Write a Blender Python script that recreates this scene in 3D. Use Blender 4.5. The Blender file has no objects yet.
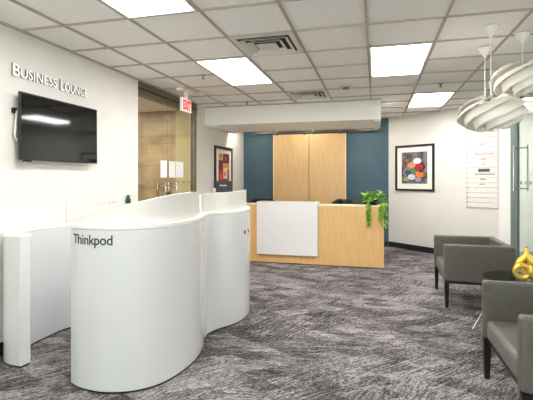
import bpy, bmesh, math, random
from mathutils import Vector, Matrix
random.seed(7)
SC = bpy.context.scene
COL = SC.collection
PI = math.pi

# ------------------------------------------------------------ camera, world, exposure
EYE = 1.44
CEIL = 2.707
FPX = 414.13
cam_d = bpy.data.cameras.new('camera')
cam = bpy.data.objects.new('camera', cam_d)
COL.objects.link(cam)
cam.location = (0, 0, EYE)
cam.rotation_euler = (PI / 2, 0, 0.25775)
cam_d.sensor_width = 36
cam_d.lens = FPX * 36 / 533
cam_d.shift_y = -21.6 / 533
cam_d.clip_start = 0.05
SC.camera = cam
w = bpy.data.worlds.new('world')
SC.world = w
w.use_nodes = True
w.node_tree.nodes['Background'].inputs[0].default_value = (1.0, 0.985, 0.97, 1)
w.node_tree.nodes['Background'].inputs[1].default_value = 6.5
SC.view_settings.view_transform = 'Standard'
SC.view_settings.look = 'None'
SC.view_settings.gamma = 1
SC.view_settings.exposure = 0.9
LAMP = 13.0            # emission of the ceiling light diffusers
SC.cycles.max_bounces = 10
SC.cycles.diffuse_bounces = 6
SC.cycles.transparent_max_bounces = 12


# ------------------------------------------------------------ material helpers
def lin(c):
    return tuple(((v / 255) / 12.92 if v / 255 <= .04045 else ((v / 255 + .055) / 1.055) ** 2.4) for v in c) + (1,)


def mat(name, rgb, rough=.5, metal=0, coat=0, emit=None, estr=0, spec=None):
    m = bpy.data.materials.new(name)
    m.use_nodes = True
    b = m.node_tree.nodes['Principled BSDF']
    b.inputs['Base Color'].default_value = lin(rgb)
    b.inputs['Roughness'].default_value = rough
    b.inputs['Metallic'].default_value = metal
    b.inputs['Coat Weight'].default_value = coat
    b.inputs['Coat Roughness'].default_value = .05
    if spec is not None:
        b.inputs['Specular IOR Level'].default_value = spec
    if emit:
        b.inputs['Emission Color'].default_value = lin(emit)
        b.inputs['Emission Strength'].default_value = estr
    return m


def nodes(m):
    nt = m.node_tree
    return nt, nt.nodes['Principled BSDF']


def mottle(m, rgb_a, rgb_b, scale=20, stretch=(1, 1, 1), detail=4, bump=0, lo=.35, hi=.65, rot=(0, 0, 0)):
    nt, b = nodes(m)
    tc = nt.nodes.new('ShaderNodeTexCoord')
    mp = nt.nodes.new('ShaderNodeMapping')
    mp.inputs['Scale'].default_value = stretch
    mp.inputs['Rotation'].default_value = rot
    nz = nt.nodes.new('ShaderNodeTexNoise')
    nz.inputs['Scale'].default_value = scale
    nz.inputs['Detail'].default_value = detail
    cr = nt.nodes.new('ShaderNodeValToRGB')
    cr.color_ramp.elements[0].position = lo
    cr.color_ramp.elements[1].position = hi
    cr.color_ramp.elements[0].color = lin(rgb_a)
    cr.color_ramp.elements[1].color = lin(rgb_b)
    nt.links.new(tc.outputs['Object'], mp.inputs[0])
    nt.links.new(mp.outputs[0], nz.inputs['Vector'])
    nt.links.new(nz.outputs['Fac'], cr.inputs[0])
    nt.links.new(cr.outputs[0], b.inputs['Base Color'])
    if bump:
        bp = nt.nodes.new('ShaderNodeBump')
        bp.inputs['Strength'].default_value = bump
        bp.inputs['Distance'].default_value = .003
        nt.links.new(nz.outputs['Fac'], bp.inputs['Height'])
        nt.links.new(bp.outputs[0], b.inputs['Normal'])
    return m


def glass(name, tint, gloss=.12, rough=0.0, haze=0.0):
    m = bpy.data.materials.new(name)
    m.use_nodes = True
    nt = m.node_tree
    nt.nodes.clear()
    out = nt.nodes.new('ShaderNodeOutputMaterial')
    tr = nt.nodes.new('ShaderNodeBsdfTransparent')
    tr.inputs[0].default_value = lin(tint)
    gl = nt.nodes.new('ShaderNodeBsdfGlossy')
    gl.inputs['Roughness'].default_value = rough
    lw = nt.nodes.new('ShaderNodeLayerWeight')
    lw.inputs['Blend'].default_value = gloss
    mx = nt.nodes.new('ShaderNodeMixShader')
    pw = nt.nodes.new('ShaderNodeMath')
    pw.operation = 'POWER'
    pw.inputs[1].default_value = 5
    ml = nt.nodes.new('ShaderNodeMath')
    ml.operation = 'MULTIPLY_ADD'
    ml.inputs[1].default_value = .6
    ml.inputs[2].default_value = gloss * .3
    lw.inputs['Blend'].default_value = .5
    nt.links.new(lw.outputs['Facing'], pw.inputs[0])
    nt.links.new(pw.outputs[0], ml.inputs[0])
    nt.links.new(ml.outputs[0], mx.inputs[0])
    src = tr
    if haze:
        df = nt.nodes.new('ShaderNodeBsdfTranslucent')
        df.inputs[0].default_value = lin(tint)
        m2 = nt.nodes.new('ShaderNodeMixShader')
        m2.inputs[0].default_value = haze
        nt.links.new(tr.outputs[0], m2.inputs[1])
        nt.links.new(df.outputs[0], m2.inputs[2])
        src = m2
    nt.links.new(src.outputs[0], mx.inputs[1])
    nt.links.new(gl.outputs[0], mx.inputs[2])
    nt.links.new(mx.outputs[0], out.inputs[0])
    return m


M = {}
M['paint'] = mottle(mat('wall_paint', (222, 219, 213), .65), (220, 217, 211), (224, 221, 216), 3)
M['soffit'] = mat('soffit_paint', (240, 237, 232), .7)
M['blue'] = mottle(mat('blue_paint', (62, 89, 102), .6), (58, 85, 98), (65, 93, 106), 2)
M['tile'] = mottle(mat('ceiling_tile', (242, 238, 234), .9), (236, 231, 227), (246, 243, 240), 60, bump=.3, detail=8)
M['grid'] = mat('ceiling_grid', (178, 168, 156), .6)
M['black_base'] = mat('black_rubber', (24, 26, 28), .5)
M['gloss_white'] = mat('gloss_white', (212, 212, 214), .12, coat=.3)
M['rim_white'] = mat('rim_white', (236, 234, 229), .3)
M['screen_white'] = mat('screen_white', (218, 214, 210), .3)
M['panel_white'] = mat('panel_white', (224, 222, 222), .25)
M['wood'] = mottle(mat('maple_wood', (217, 173, 114), .42), (212, 167, 107), (222, 180, 122), 6, (9, 9, .5), 5, rot=(0, 0, 0))
M['wood_pale'] = mottle(mat('pale_maple', (208, 172, 122), .45), (203, 165, 113), (213, 179, 130), 5, (9, 9, .6), 6)
M['wood_edge'] = mat('maple_edge', (238, 212, 170), .45)
M['worktop'] = mat('desk_top_laminate', (240, 226, 200), .4)
M['black'] = mat('black_plastic', (16, 16, 18), .35)
M['tv_screen'] = mat('tv_screen', (6, 7, 10), .06, spec=.6)
M['black_frame'] = mat('black_frame', (14, 14, 16), .4)
M['mat_board'] = mat('mat_board', (238, 236, 230), .8)
M['steel'] = mat('brushed_steel', (190, 190, 188), .25, metal=1)
M['dark_metal'] = mat('dark_bronze_metal', (92, 84, 74), .35, metal=.6)
M['header'] = mat('header_rail_metal', (120, 110, 94), .35, metal=.5)
M['grey_frame'] = mat('grey_green_frame', (122, 136, 132), .4, metal=.2)
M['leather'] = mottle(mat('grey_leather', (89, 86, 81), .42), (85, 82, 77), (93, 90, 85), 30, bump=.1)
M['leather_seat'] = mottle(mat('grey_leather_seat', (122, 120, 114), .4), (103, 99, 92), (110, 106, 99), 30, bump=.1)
M['leg_black'] = mat('black_leg_metal', (14, 14, 14), .35)
M['gold'] = mat('gold_leaf', (236, 200, 84), .25, metal=.6)
M['navy'] = mat('navy_lettering', (38, 42, 66), .5)
M['letter'] = mat('sign_letter_face', (246, 245, 244), .3)
M['letter_side'] = mat('sign_letter_edge', (140, 130, 133), .4, metal=.3)
M['light'] = mat('light_diffuser', (255, 255, 255), .5, emit=(255, 253, 251), estr=LAMP)
M['light_frame'] = mat('light_frame', (240, 240, 236), .5)
M['vent'] = mat('vent_metal', (214, 210, 202), .45)
M['vent_dark'] = mat('vent_dark', (48, 48, 48), .7)
M['pendant'] = mat('pendant_shade', (248, 244, 236), .45)
M['pendant_in'] = mat('pendant_core', (226, 214, 196), .6)
M['cord'] = mat('cord_white', (238, 236, 232), .5)
M['exit_red'] = mat('exit_red', (224, 40, 44), .5, emit=(235, 50, 50), estr=.9)
M['exit_face'] = mat('exit_face', (246, 214, 206), .5, emit=(250, 200, 190), estr=.35)
M['green_plastic'] = mat('dark_green_plastic', (12, 74, 50), .3)
M['leaf'] = mottle(mat('leaf_green', (96, 160, 30), .45), (58, 116, 26), (156, 200, 56), 14)
M['stem'] = mat('stem_green', (96, 140, 50), .5)
M['carpet_dark'] = mat('carpet_plain', (130, 126, 122), .95)
M['cream'] = mat('cream_panel', (206, 198, 160), .6)
M['lobby_floor'] = mat('lobby_floor', (150, 138, 118), .3)
M['paper'] = mat('paper_white', (244, 243, 246), .8)
M['frost'] = mat('frosted_mark', (120, 118, 108), .6)
M['slat'] = mat('directory_slat', (232, 228, 222), .4)
M['ink'] = mat('ink_grey', (70, 66, 70), .6)
M['pink'] = mat('ink_pink', (214, 120, 140), .6)
M['glass_door'] = glass('clear_glass_door', (240, 238, 228), .10)
M['glass_side'] = glass('clear_glass_side', (222, 230, 226), .12)
M['glass_table'] = glass('smoked_glass_top', (205, 210, 205), .2)


def stone():
    m = mat('travertine_tile', (190, 165, 128), .35)
    nt, b = nodes(m)
    tc = nt.nodes.new('ShaderNodeTexCoord')
    mp = nt.nodes.new('ShaderNodeMapping')
    mp.inputs['Rotation'].default_value = (PI / 2, 0, 0)
    br = nt.nodes.new('ShaderNodeTexBrick')
    br.offset = 0
    br.inputs['Scale'].default_value = 1
    br.inputs['Brick Width'].default_value = .62
    br.inputs['Row Height'].default_value = .42
    br.inputs['Mortar Size'].default_value = .004
    br.inputs['Color1'].default_value = lin((166, 140, 106))
    br.inputs['Color2'].default_value = lin((192, 168, 132))
    br.inputs['Mortar'].default_value = lin((122, 102, 78))
    nz = nt.nodes.new('ShaderNodeTexNoise')
    nz.inputs['Scale'].default_value = 2.2
    nz.inputs['Detail'].default_value = 8
    mx = nt.nodes.new('ShaderNodeMix')
    mx.data_type = 'RGBA'
    mx.blend_type = 'OVERLAY'
    mx.inputs[0].default_value = .7
    nt.links.new(tc.outputs['Object'], mp.inputs[0])
    nt.links.new(mp.outputs[0], br.inputs['Vector'])
    nt.links.new(tc.outputs['Object'], nz.inputs['Vector'])
    nt.links.new(br.outputs['Color'], mx.inputs[6])
    cr = nt.nodes.new('ShaderNodeValToRGB')
    cr.color_ramp.elements[0].position = .32
    cr.color_ramp.elements[0].color = (.22, .22, .22, 1)
    cr.color_ramp.elements[1].position = .68
    cr.color_ramp.elements[1].color = (.72, .72, .72, 1)
    nt.links.new(nz.outputs['Fac'], cr.inputs[0])
    nt.links.new(cr.outputs[0], mx.inputs[7])
    hs = nt.nodes.new('ShaderNodeHueSaturation')
    hs.inputs['Saturation'].default_value = .85
    nt.links.new(mx.outputs[2], hs.inputs['Color'])
    nt.links.new(hs.outputs[0], b.inputs['Base Color'])
    return m


M['stone'] = stone()


def carpet():
    m = mat('carpet_tiles', (130, 126, 123), .95, spec=.1)
    nt, b = nodes(m)
    N = nt.nodes.new
    L = nt.links.new
    tc = N('ShaderNodeTexCoord')

    def mth(op, a, bb=None, c=None):
        n = N('ShaderNodeMath')
        n.operation = op
        for i, v in enumerate((a, bb, c)):
            if v is None:
                continue
            if isinstance(v, (int, float)):
                n.inputs[i].default_value = v
            else:
                L(v, n.inputs[i])
        return n.outputs[0]

    # tiles of 0.5 m laid diagonally
    mp = N('ShaderNodeMapping')
    mp.inputs['Rotation'].default_value = (0, 0, math.radians(42))
    L(tc.outputs['Object'], mp.inputs[0])
    fl = N('ShaderNodeVectorMath')
    fl.operation = 'FLOOR'
    sc = N('ShaderNodeVectorMath')
    sc.operation = 'SCALE'
    sc.inputs['Scale'].default_value = 2.0
    L(mp.outputs[0], sc.inputs[0])
    L(sc.outputs[0], fl.inputs[0])
    wn = N('ShaderNodeTexWhiteNoise')
    wn.noise_dimensions = '2D'
    L(fl.outputs[0], wn.inputs['Vector'])
    sep = N('ShaderNodeSeparateColor')
    L(wn.outputs['Color'], sep.inputs[0])

    def streak(angle, along, across, off):
        q = N('ShaderNodeMapping')
        q.inputs['Rotation'].default_value = (0, 0, math.radians(angle))
        L(tc.outputs['Object'], q.inputs[0])
        q2 = N('ShaderNodeMapping')
        q2.inputs['Scale'].default_value = (along, across, 1)
        q2.inputs['Location'].default_value = (off, off * 2, 0)
        L(q.outputs[0], q2.inputs[0])
        nz = N('ShaderNodeTexNoise')
        nz.noise_dimensions = '2D'
        nz.inputs['Scale'].default_value = 1
        nz.inputs['Detail'].default_value = 3
        nz.inputs['Roughness'].default_value = .6
        L(q2.outputs[0], nz.inputs['Vector'])
        nz.inputs['Detail'].default_value = 1
        q3 = N('ShaderNodeMapping')
        q3.inputs['Scale'].default_value = (along * 1.4, across * 1.25, 1)
        L(q.outputs[0], q3.inputs[0])
        f3 = N('ShaderNodeVectorMath')
        f3.operation = 'FLOOR'
        L(q3.outputs[0], f3.inputs[0])
        w3 = N('ShaderNodeTexWhiteNoise')
        w3.noise_dimensions = '2D'
        L(f3.outputs[0], w3.inputs['Vector'])
        q4 = N('ShaderNodeMapping')
        q4.inputs['Scale'].default_value = (45, 120, 1)
        L(q.outputs[0], q4.inputs[0])
        f4 = N('ShaderNodeVectorMath')
        f4.operation = 'FLOOR'
        L(q4.outputs[0], f4.inputs[0])
        w4_ = N('ShaderNodeTexWhiteNoise')
        w4_.noise_dimensions = '2D'
        L(f4.outputs[0], w4_.inputs['Vector'])
        a1 = mth('MULTIPLY', nz.outputs['Fac'], .5)
        a2 = mth('MULTIPLY_ADD', w3.outputs['Value'], .24, a1)
        a3 = mth('MULTIPLY_ADD', w4_.outputs['Value'], .42, a2)
        return mth('SUBTRACT', a3, .08)

    s1 = streak(-47, 4.0, 60, 3)       # along +45
    s2 = streak(-68, 4.0, 56, 9)       # nearer the depth axis
    s3 = streak(-8, 4.0, 60, 17)       # across the room
    r = sep.outputs[0]
    a = mth('LESS_THAN', r, .45)
    c = mth('GREATER_THAN', r, .74)
    mid = mth('SUBTRACT', mth('SUBTRACT', 1.0, a), c)
    st = mth('ADD', mth('ADD', mth('MULTIPLY', a, s1), mth('MULTIPLY', mid, s2)), mth('MULTIPLY', c, s3))
    # blocky patches inside the tiles
    q = N('ShaderNodeMapping')
    q.inputs['Rotation'].default_value = (0, 0, math.radians(42))
    q.inputs['Scale'].default_value = (4.3, 8.1, 1)
    L(tc.outputs['Object'], q.inputs[0])
    f2 = N('ShaderNodeVectorMath')
    f2.operation = 'FLOOR'
    L(q.outputs[0], f2.inputs[0])
    w2 = N('ShaderNodeTexWhiteNoise')
    w2.noise_dimensions = '2D'
    L(f2.outputs[0], w2.inputs['Vector'])
    # fine yarn
    fine = N('ShaderNodeTexNoise')
    fine.inputs['Scale'].default_value = 120
    fine.inputs['Detail'].default_value = 2
    L(tc.outputs['Object'], fine.inputs['Vector'])
    big = N('ShaderNodeTexNoise')
    big.inputs['Scale'].default_value = 1.6
    big.inputs['Detail'].default_value = 3
    L(tc.outputs['Object'], big.inputs['Vector'])
    v = mth('MULTIPLY', mth('SUBTRACT', st, .5), 1.1)
    v = mth('ADD', v, mth('MULTIPLY', mth('SUBTRACT', sep.outputs[1], .5), .20))
    v = mth('ADD', v, mth('MULTIPLY', mth('SUBTRACT', w2.outputs['Value'], .5), .36))
    v = mth('ADD', v, mth('MULTIPLY', mth('SUBTRACT', fine.outputs['Fac'], .5), 1.5))
    v = mth('ADD', v, mth('MULTIPLY', mth('SUBTRACT', big.outputs['Fac'], .5), .25))
    v = mth('ADD', v, .5)
    cr = N('ShaderNodeValToRGB')
    e = cr.color_ramp.elements
    e[0].position = .1
    e[0].color = lin((46, 41, 43))
    e[1].position = .95
    e[1].color = lin((164, 159, 159))
    k = e.new(.5)
    k.color = lin((98, 93, 94))
    L(v, cr.inputs[0])
    L(cr.outputs[0], b.inputs['Base Color'])
    bp = N('ShaderNodeBump')
    bp.inputs['Strength'].default_value = .35
    bp.inputs['Distance'].default_value = .004
    L(fine.outputs['Fac'], bp.inputs['Height'])
    L(bp.outputs[0], b.inputs['Normal'])
    return m


M['carpet'] = carpet()


# ------------------------------------------------------------ mesh helpers
class MB:
    def __init__(s):
        s.b = bmesh.new()

    def box(s, x0, x1, y0, y1, z0, z1, mx=None):
        vs = [s.b.verts.new((x, y, z)) for x in (x0, x1) for y in (y0, y1) for z in (z0, z1)]
        for f in ((0, 1, 3, 2), (4, 6, 7, 5), (0, 4, 5, 1), (2, 3, 7, 6), (0, 2, 6, 4), (1, 5, 7, 3)):
            s.b.faces.new([vs[i] for i in f])
        if mx is not None:
            for v in vs:
                v.co = mx @ v.co
        return s

    def prism(s, pts, z0, z1):
        a = [s.b.verts.new((p[0], p[1], z0)) for p in pts]
        c = [s.b.verts.new((p[0], p[1], z1)) for p in pts]
        n = len(pts)
        for i in range(n):
            s.b.faces.new((a[i], a[(i + 1) % n], c[(i + 1) % n], c[i]))
        s.b.faces.new(a[::-1])
        s.b.faces.new(c)
        return s

    def tube(s, path, rad, seg=10, cap=True):
        path = [Vector(p) for p in path]
        if isinstance(rad, (int, float)):
            rad = [rad] * len(path)
        rings = []
        up = None
        for i, p in enumerate(path):
            d = (path[min(i + 1, len(path) - 1)] - path[max(i - 1, 0)]).normalized()
            if up is None:
                up = Vector((0, 0, 1)) if abs(d.z) < .9 else Vector((1, 0, 0))
            x = d.cross(up)
            x.normalize()
            up = x.cross(d).normalized()
            rings.append([s.b.verts.new(p + (x * math.cos(t) + up * math.sin(t)) * rad[i]) for t in [2 * PI * k / seg for k in range(seg)]])
        for r0, r1 in zip(rings, rings[1:]):
            for k in range(seg):
                s.b.faces.new((r0[k], r0[(k + 1) % seg], r1[(k + 1) % seg], r1[k]))
        if cap:
            s.b.faces.new(rings[0][::-1])
            s.b.faces.new(rings[-1])
        return s

    def lathe(s, prof, c=(0, 0, 0), seg=32, mx=None):
        rings = []
        for r, z in prof:
            if r < 1e-6:
                rings.append([s.b.verts.new((c[0], c[1], c[2] + z))])
            else:
                rings.append([s.b.verts.new((c[0] + r * math.cos(2 * PI * k / seg), c[1] + r * math.sin(2 * PI * k / seg), c[2] + z)) for k in range(seg)])
        for a, d in zip(rings, rings[1:]):
            for k in range(seg):
                k2 = (k + 1) % seg
                q = [a[k % len(a)], a[k2 % len(a)], d[k2 % len(d)], d[k % len(d)]]
                u = []
                for v in q:
                    if v not in u:
                        u.append(v)
                if len(u) > 2:
                    s.b.faces.new(u)
        if mx is not None:
            for r in rings:
                for v in r:
                    v.co = mx @ v.co
        return s

    def grid(s, rows, closed=False):
        g = [[s.b.verts.new(p) for p in r] for r in rows]
        for a, c in zip(g, g[1:]):
            for k in range(len(a) - (0 if closed else 1)):
                k2 = (k + 1) % len(a)
                s.b.faces.new((a[k], a[k2], c[k2], c[k]))
        return s

    def build(s, name, m, parent=None, bevel=0, seg=2, smooth=False, solid=0, origin=True):
        bmesh.ops.recalc_face_normals(s.b, faces=s.b.faces)
        me = bpy.data.meshes.new(name)
        s.b.to_mesh(me)
        s.b.free()
        if isinstance(m, str):
            m = M[m]
        me.materials.append(m)
        if smooth:
            me.shade_smooth()
        o = bpy.data.objects.new(name, me)
        COL.objects.link(o)
        if parent is not None:
            o.parent = parent
        if solid:
            md = o.modifiers.new('solid', 'SOLIDIFY')
            md.thickness = solid
            md.offset = 0
        if bevel:
            md = o.modifiers.new('bevel', 'BEVEL')
            md.width = bevel
            md.segments = seg
            md.limit_method = 'ANGLE'
            md.harden_normals = False
            if smooth is False:
                me.shade_smooth()
                md2 = o.modifiers.new('wn', 'WEIGHTED_NORMAL')
                md2.keep_sharp = False
        return o


def box(*a, mx=None):
    return MB().box(*a, mx=mx)


def tag(o, label=None, cat=None, group=None, kind=None):
    for k, v in (('label', label), ('category', cat), ('group', group), ('kind', kind)):
        if v:
            o[k] = v
    return o


def struct(o):
    o['kind'] = 'structure'
    return o


def empty(name, loc, rz=0, label=None, cat=None, group=None):
    o = bpy.data.objects.new(name, None)
    o.empty_display_size = .1
    COL.objects.link(o)
    o.location = loc
    o.rotation_euler = (0, 0, rz)
    tag(o, label, cat, group)
    return o


def copy_tree(o, parent=None):
    c = o.copy()
    COL.objects.link(c)
    if parent is not None:
        c.parent = parent
    for ch in [q for q in bpy.data.objects if q.parent == o]:
        copy_tree(ch, c)
    return c


def text_mesh(s, size, extrude=0, small_caps=False, spacing=1.0, weight=0.0, align='LEFT', res=3):
    cu = bpy.data.curves.new('t', 'FONT')
    cu.body = s
    cu.size = size
    cu.extrude = extrude
    cu.space_character = spacing
    cu.offset = weight
    cu.align_x = align
    cu.resolution_u = res
    if small_caps:
        cu.small_caps_scale = .78
        for i in range(len(s)):
            cu.body_format[i].use_small_caps = True
    o = bpy.data.objects.new('t', cu)
    COL.objects.link(o)
    bpy.context.view_layer.update()
    me = bpy.data.meshes.new_from_object(o.evaluated_get(bpy.context.evaluated_depsgraph_get()))
    bpy.data.objects.remove(o)
    bpy.data.curves.remove(cu)
    return me


def text_obj(name, s, size, m, parent=None, mx=None, fit=None, **k):
    """text as mesh; fit=(width,height) scales it to that size, its lower left corner at the origin of mx"""
    me = text_mesh(s, size, **k)
    xs = [v.co.x for v in me.vertices]
    ys = [v.co.y for v in me.vertices]
    x0, x1, y0, y1 = min(xs), max(xs), min(ys), max(ys)
    sx = fit[0] / (x1 - x0) if fit else 1
    sy = fit[1] / (y1 - y0) if fit else 1
    for v in me.vertices:
        v.co.x = (v.co.x - x0) * sx
        v.co.y = (v.co.y - y0) * sy
    if mx is not None:
        me.transform(mx)
    me.materials.clear()
    me.materials.append(M[m] if isinstance(m, str) else m)
    me.name = name
    o = bpy.data.objects.new(name, me)
    COL.objects.link(o)
    if parent is not None:
        o.parent = parent
    return o


def frame4(o, ex, ey, ez):
    return Matrix(((ex[0], ey[0], ez[0], o[0]), (ex[1], ey[1], ez[1], o[1]), (ex[2], ey[2], ez[2], o[2]), (0, 0, 0, 1)))


# ------------------------------------------------------------ room shell
WL = -2.96          # left wall
YB = 9.15           # back wall
WALL_END = 4.736
GL_END = 6.56
XR = 2.20           # glass wall on the right
YF = -3.2           # wall behind the camera
K0 = Vector((.265, YB, 0))
KD = Vector((.76582, -.64305, 0)).normalized()
KN = Vector((-KD.y * -1, -KD.x, 0)) * 1
KN = Vector((KD.y, -KD.x, 0))          # points into the room (towards -X,-Y)
K1 = K0 + KD * 2.42                    # where the oblique wall turns into the door post

MB().box(-7, 6, YF - .3, YB + .3, -.1, 0).build('floor', 'carpet')
struct(bpy.data.objects['floor'])
struct(MB().box(-7, 6, YF - .3, YB + .3, CEIL + .012, CEIL + .15).build('ceiling', 'tile'))
# suspended grid of the ceiling: one mesh of bars
g = MB()
T = .6096
gx = [-3.1206 + T * i for i in range(0, 10)]
gy = [2.2911 - T * i for i in range(9, 0, -1)] + [2.2911 + T * i for i in range(0, 12)]
for x in gx[1:]:
    g.box(x - .009, x + .009, YF, YB, CEIL - .004, CEIL + .02)
for y in gy:
    g.box(WL, 2.4, y - .0065, y + .0065, CEIL - .003, CEIL + .02)
g.box(WL, WL + .022, YF, GL_END, CEIL - .006, CEIL + .02)
g.box(WL, .083, 6.878, 6.9, CEIL - .006, CEIL + .02)
struct(g.build('trim_1', 'grid'))

struct(MB().box(WL - .15, WL, YF, WALL_END, 0, CEIL + .02).build('wall_left', 'paint'))
struct(MB().box(WL - .15, WL, GL_END, YB + .15, 0, CEIL + .02).build('wall_left_far', 'paint'))
struct(MB().box(WL, .265, YB, YB + .15, 0, CEIL + .02).build('wall_back', 'blue'))
kn = -KN
w4 = [K0, K1, K1 + kn * .12, K0 + kn * .12]
struct(MB().prism(w4, 0, CEIL + .02).build('wall_right_oblique', 'paint'))
# white door post and grey mullion where the oblique wall meets the glass
J0 = K0 + KD * 2.27
J1 = K0 + KD * 2.455
struct(MB().prism([J0, J1, J1 + KN * .025, J0 + KN * .025], 0, CEIL + .01).build('trim_2', 'light_frame', bevel=.004))
a = J1
bb = K0 + KD * 2.545
struct(MB().prism([a, bb, bb + KN * .03, a + KN * .03], 0, CEIL + .01).build('trim_3', 'grey_frame', bevel=.004))
# right solid wall nearer the camera; rear wall's unseen window added for fill light
struct(MB().box(XR + .0, XR + .15, YF, 4.2, 0, CEIL + .02).build('wall_right', 'paint'))
b = MB()
b.box(WL, -2.3, YF - .15, YF, 0, CEIL + .02).box(1.7, XR, YF - .15, YF, 0, CEIL + .02)
b.box(-2.3, 1.7, YF - .15, YF, 0, .5).box(-2.3, 1.7, YF - .15, YF, 2.5, CEIL + .02)
struct(b.build('wall_front', 'paint'))
wf = struct(MB().box(-2.3, 1.7, YF - .1, YF - .06, .5, .54).box(-2.3, 1.7, YF - .1, YF - .06, 2.46, 2.5)
            .box(-2.3, -2.26, YF - .1, YF - .06, .54, 2.46).box(1.66, 1.7, YF - .1, YF - .06, .54, 2.46)
            .box(-.99, -.95, YF - .1, YF - .06, .54, 2.46).box(.33, .37, YF - .1, YF - .06, .54, 2.46).build('fill_window_1', 'light_frame'))
MB().box(-2.26, 1.66, YF - .085, YF - .08, .54, 2.46).build('pane', 'glass_side', wf)

# baseboards
struct(MB().box(WL, WL + .014, YF, WALL_END, 0, .1).build('baseboard_left', 'black_base'))
struct(MB().box(WL, WL + .014, GL_END, YB, 0, .1).build('baseboard_left_far', 'black_base'))
struct(MB().box(WL + .02, .25, YB - .014, YB, 0, .1).build('baseboard_back', 'black_base'))
p0 = K0 + KD * .01
struct(MB().prism([p0, J0, J0 + KN * .014, p0 + KN * .014], 0, .11).build('baseboard_right', 'black_base'))

# dropped soffit above the reception
sf = MB().box(WL, .083, 6.9, 8.12, 2.392, CEIL + .01).build('soffit', 'soffit')
sf.name = 'trim_4'
struct(sf)
u = MB().box(WL, -2.76, 6.96, 8.1, 2.372, 2.392).box(-.02, .06, 6.96, 8.1, 2.372, 2.392).build('trim_5', 'soffit')
struct(u)

# --- left lobby behind the glass doors
LX = -3.0
struct(MB().box(-6.6, -3.62, 7.1, 7.25, 0, CEIL + .01).build('wall_lobby_stone', 'stone'))
struct(MB().box(-3.62, WL - .151, 7.06, 7.25, 0, CEIL + .01).build('wall_lobby_cream', 'cream'))
struct(MB().box(-6.75, -6.6, 2.0, 7.25, 0, CEIL + .01).build('wall_lobby_left', 'paint'))
struct(MB().box(-6.6, WL - .16, 1.85, 2.0, 0, CEIL + .01).build('wall_lobby_front', 'paint'))
struct(MB().box(-6.6, LX - .12, 2.0, 7.06, 0, .006).build('floor_lobby', 'lobby_floor'))

# --- office behind the glass on the right
struct(MB().box(5.6, 5.75, 3.2, 9.4, 0, CEIL + .01).build('wall_office_right', 'paint'))
struct(MB().box(XR + .2, 5.6, 9.2, 9.35, 0, CEIL + .01).build('wall_office_back', 'paint'))
struct(MB().box(XR + .15, 5.6, 3.2, 3.35, 0, CEIL + .01).build('wall_office_front', 'paint'))

# --- glass partition on the right (frameless sheets with base and head channel)
yA, yB2 = 4.2, 7.42
gl = MB().box(XR - .006, XR + .006, yA, yB2, .05, CEIL - .03).build('window_2', 'glass_side')
struct(gl)
gf = MB().box(XR - .02, XR + .02, yA, 7.5, 0, .05).box(XR - .02, XR + .02, yA, 7.5, CEIL - .03, CEIL)
gf.box(XR - .02, XR + .02, 7.42, 7.5, 0.05, CEIL - .03)
struct(gf.build('window_frame', 'grey_frame', gl))
dm = MB()
for i in range(14):
    y = 7.25 - i * .2
    dm.box(XR - .009, XR - .0062, y - .035, y - .004, 1.345, 1.395)
    dm.box(XR - .009, XR - .0062, y + .008, y + .034, 1.345, 1.395)
dm.build('frosted_mark', 'frost', gl)
hd = MB()
for sx in (-1, 1):
    xx = XR + sx * .10
    hd.tube([(xx, 7.3, 1.24), (xx, 7.3, 1.96)], .010)
    for z in (1.28, 1.92):
        hd.tube([(XR, 7.3, z), (xx, 7.3, z)], .010)
hd.build('door_handle', 'steel', gl)

# --- glass double doors on the left
fr = MB().box(LX - .05, LX + .04, WALL_END, GL_END, 2.53, CEIL + .01)
fr.box(LX - .05, LX + .03, GL_END - .07, GL_END, 0, 2.53)
d1 = struct(fr.build('door_1', 'header', bevel=.004))
MB().box(LX + .04, LX + .052, WALL_END, GL_END - .02, 2.60, 2.618).build('track', 'black_base', d1)
MB().box(LX - .04, LX + .02, WALL_END, GL_END - .07, 0, .012).build('threshold', 'steel', d1)
YJ = 5.607
for i, (ya, yb) in enumerate(((WALL_END + .01, YJ - .004), (YJ + .004, 6.48))):
    lf = MB().box(LX - .012, LX, ya, yb, .015, 2.53).build('door_leaf', 'glass_door', d1)
    s = -1 if i == 0 else 1
    yy = YJ + s * .17
    h = MB()
    for sx in (LX - .075, LX + .055):
        h.tube([(sx, yy, 1.10), (sx, yy, 1.375)], .011)
    for z in (1.15, 1.33):
        h.tube([(LX - .075, yy, z), (LX + .055, yy, z)], .007)
    h.tube([(LX + .012, yy, 1.20), (LX + .012, YJ + s * .03, 1.20)], .009)
    h.build('door_handle', 'steel', lf, smooth=True)
    MB().box(LX, LX + .02, yb - .06 if i == 0 else ya, yb if i == 0 else ya + .06, 1.12, 1.24).build('lock', 'dark_metal', lf)
    mk = MB()
    y = ya + .1
    while y < yb - .1:
        mk.box(LX + .001, LX + .003, y, y + .03, 1.37, 1.395)
        mk.box(LX + .001, LX + .003, y + .045, y + .07, 1.37, 1.395)
        y += .19
    mk.build('frosted_mark', 'frost', lf)
struct(MB().box(LX - .11, LX - .012, WALL_END - .02, WALL_END - .001, 0, CEIL).build('trim_6', 'header'))

for n, (ya, yb, lab) in enumerate(((5.385, 5.575, 'white notice taped inside the glass doors, leftmost of three'),
                                   (5.640, 5.835, 'white notice on glass doors, middle of three, just right of the door joint'),
                                   (5.855, 6.115, 'white notice on glass doors, rightmost and widest of three'))):
    p = MB().box(LX + .0008, LX + .0024, ya, yb, 1.452, 1.703).build('paper_notice', 'paper')
    tag(p, lab, 'notice', 'notices on the glass doors')


# ------------------------------------------------------------ ceiling fixtures
def gx_(i):
    return -3.1206 + T * (i + 1)


def gy_(j):
    return 2.9007 + T * j


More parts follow.
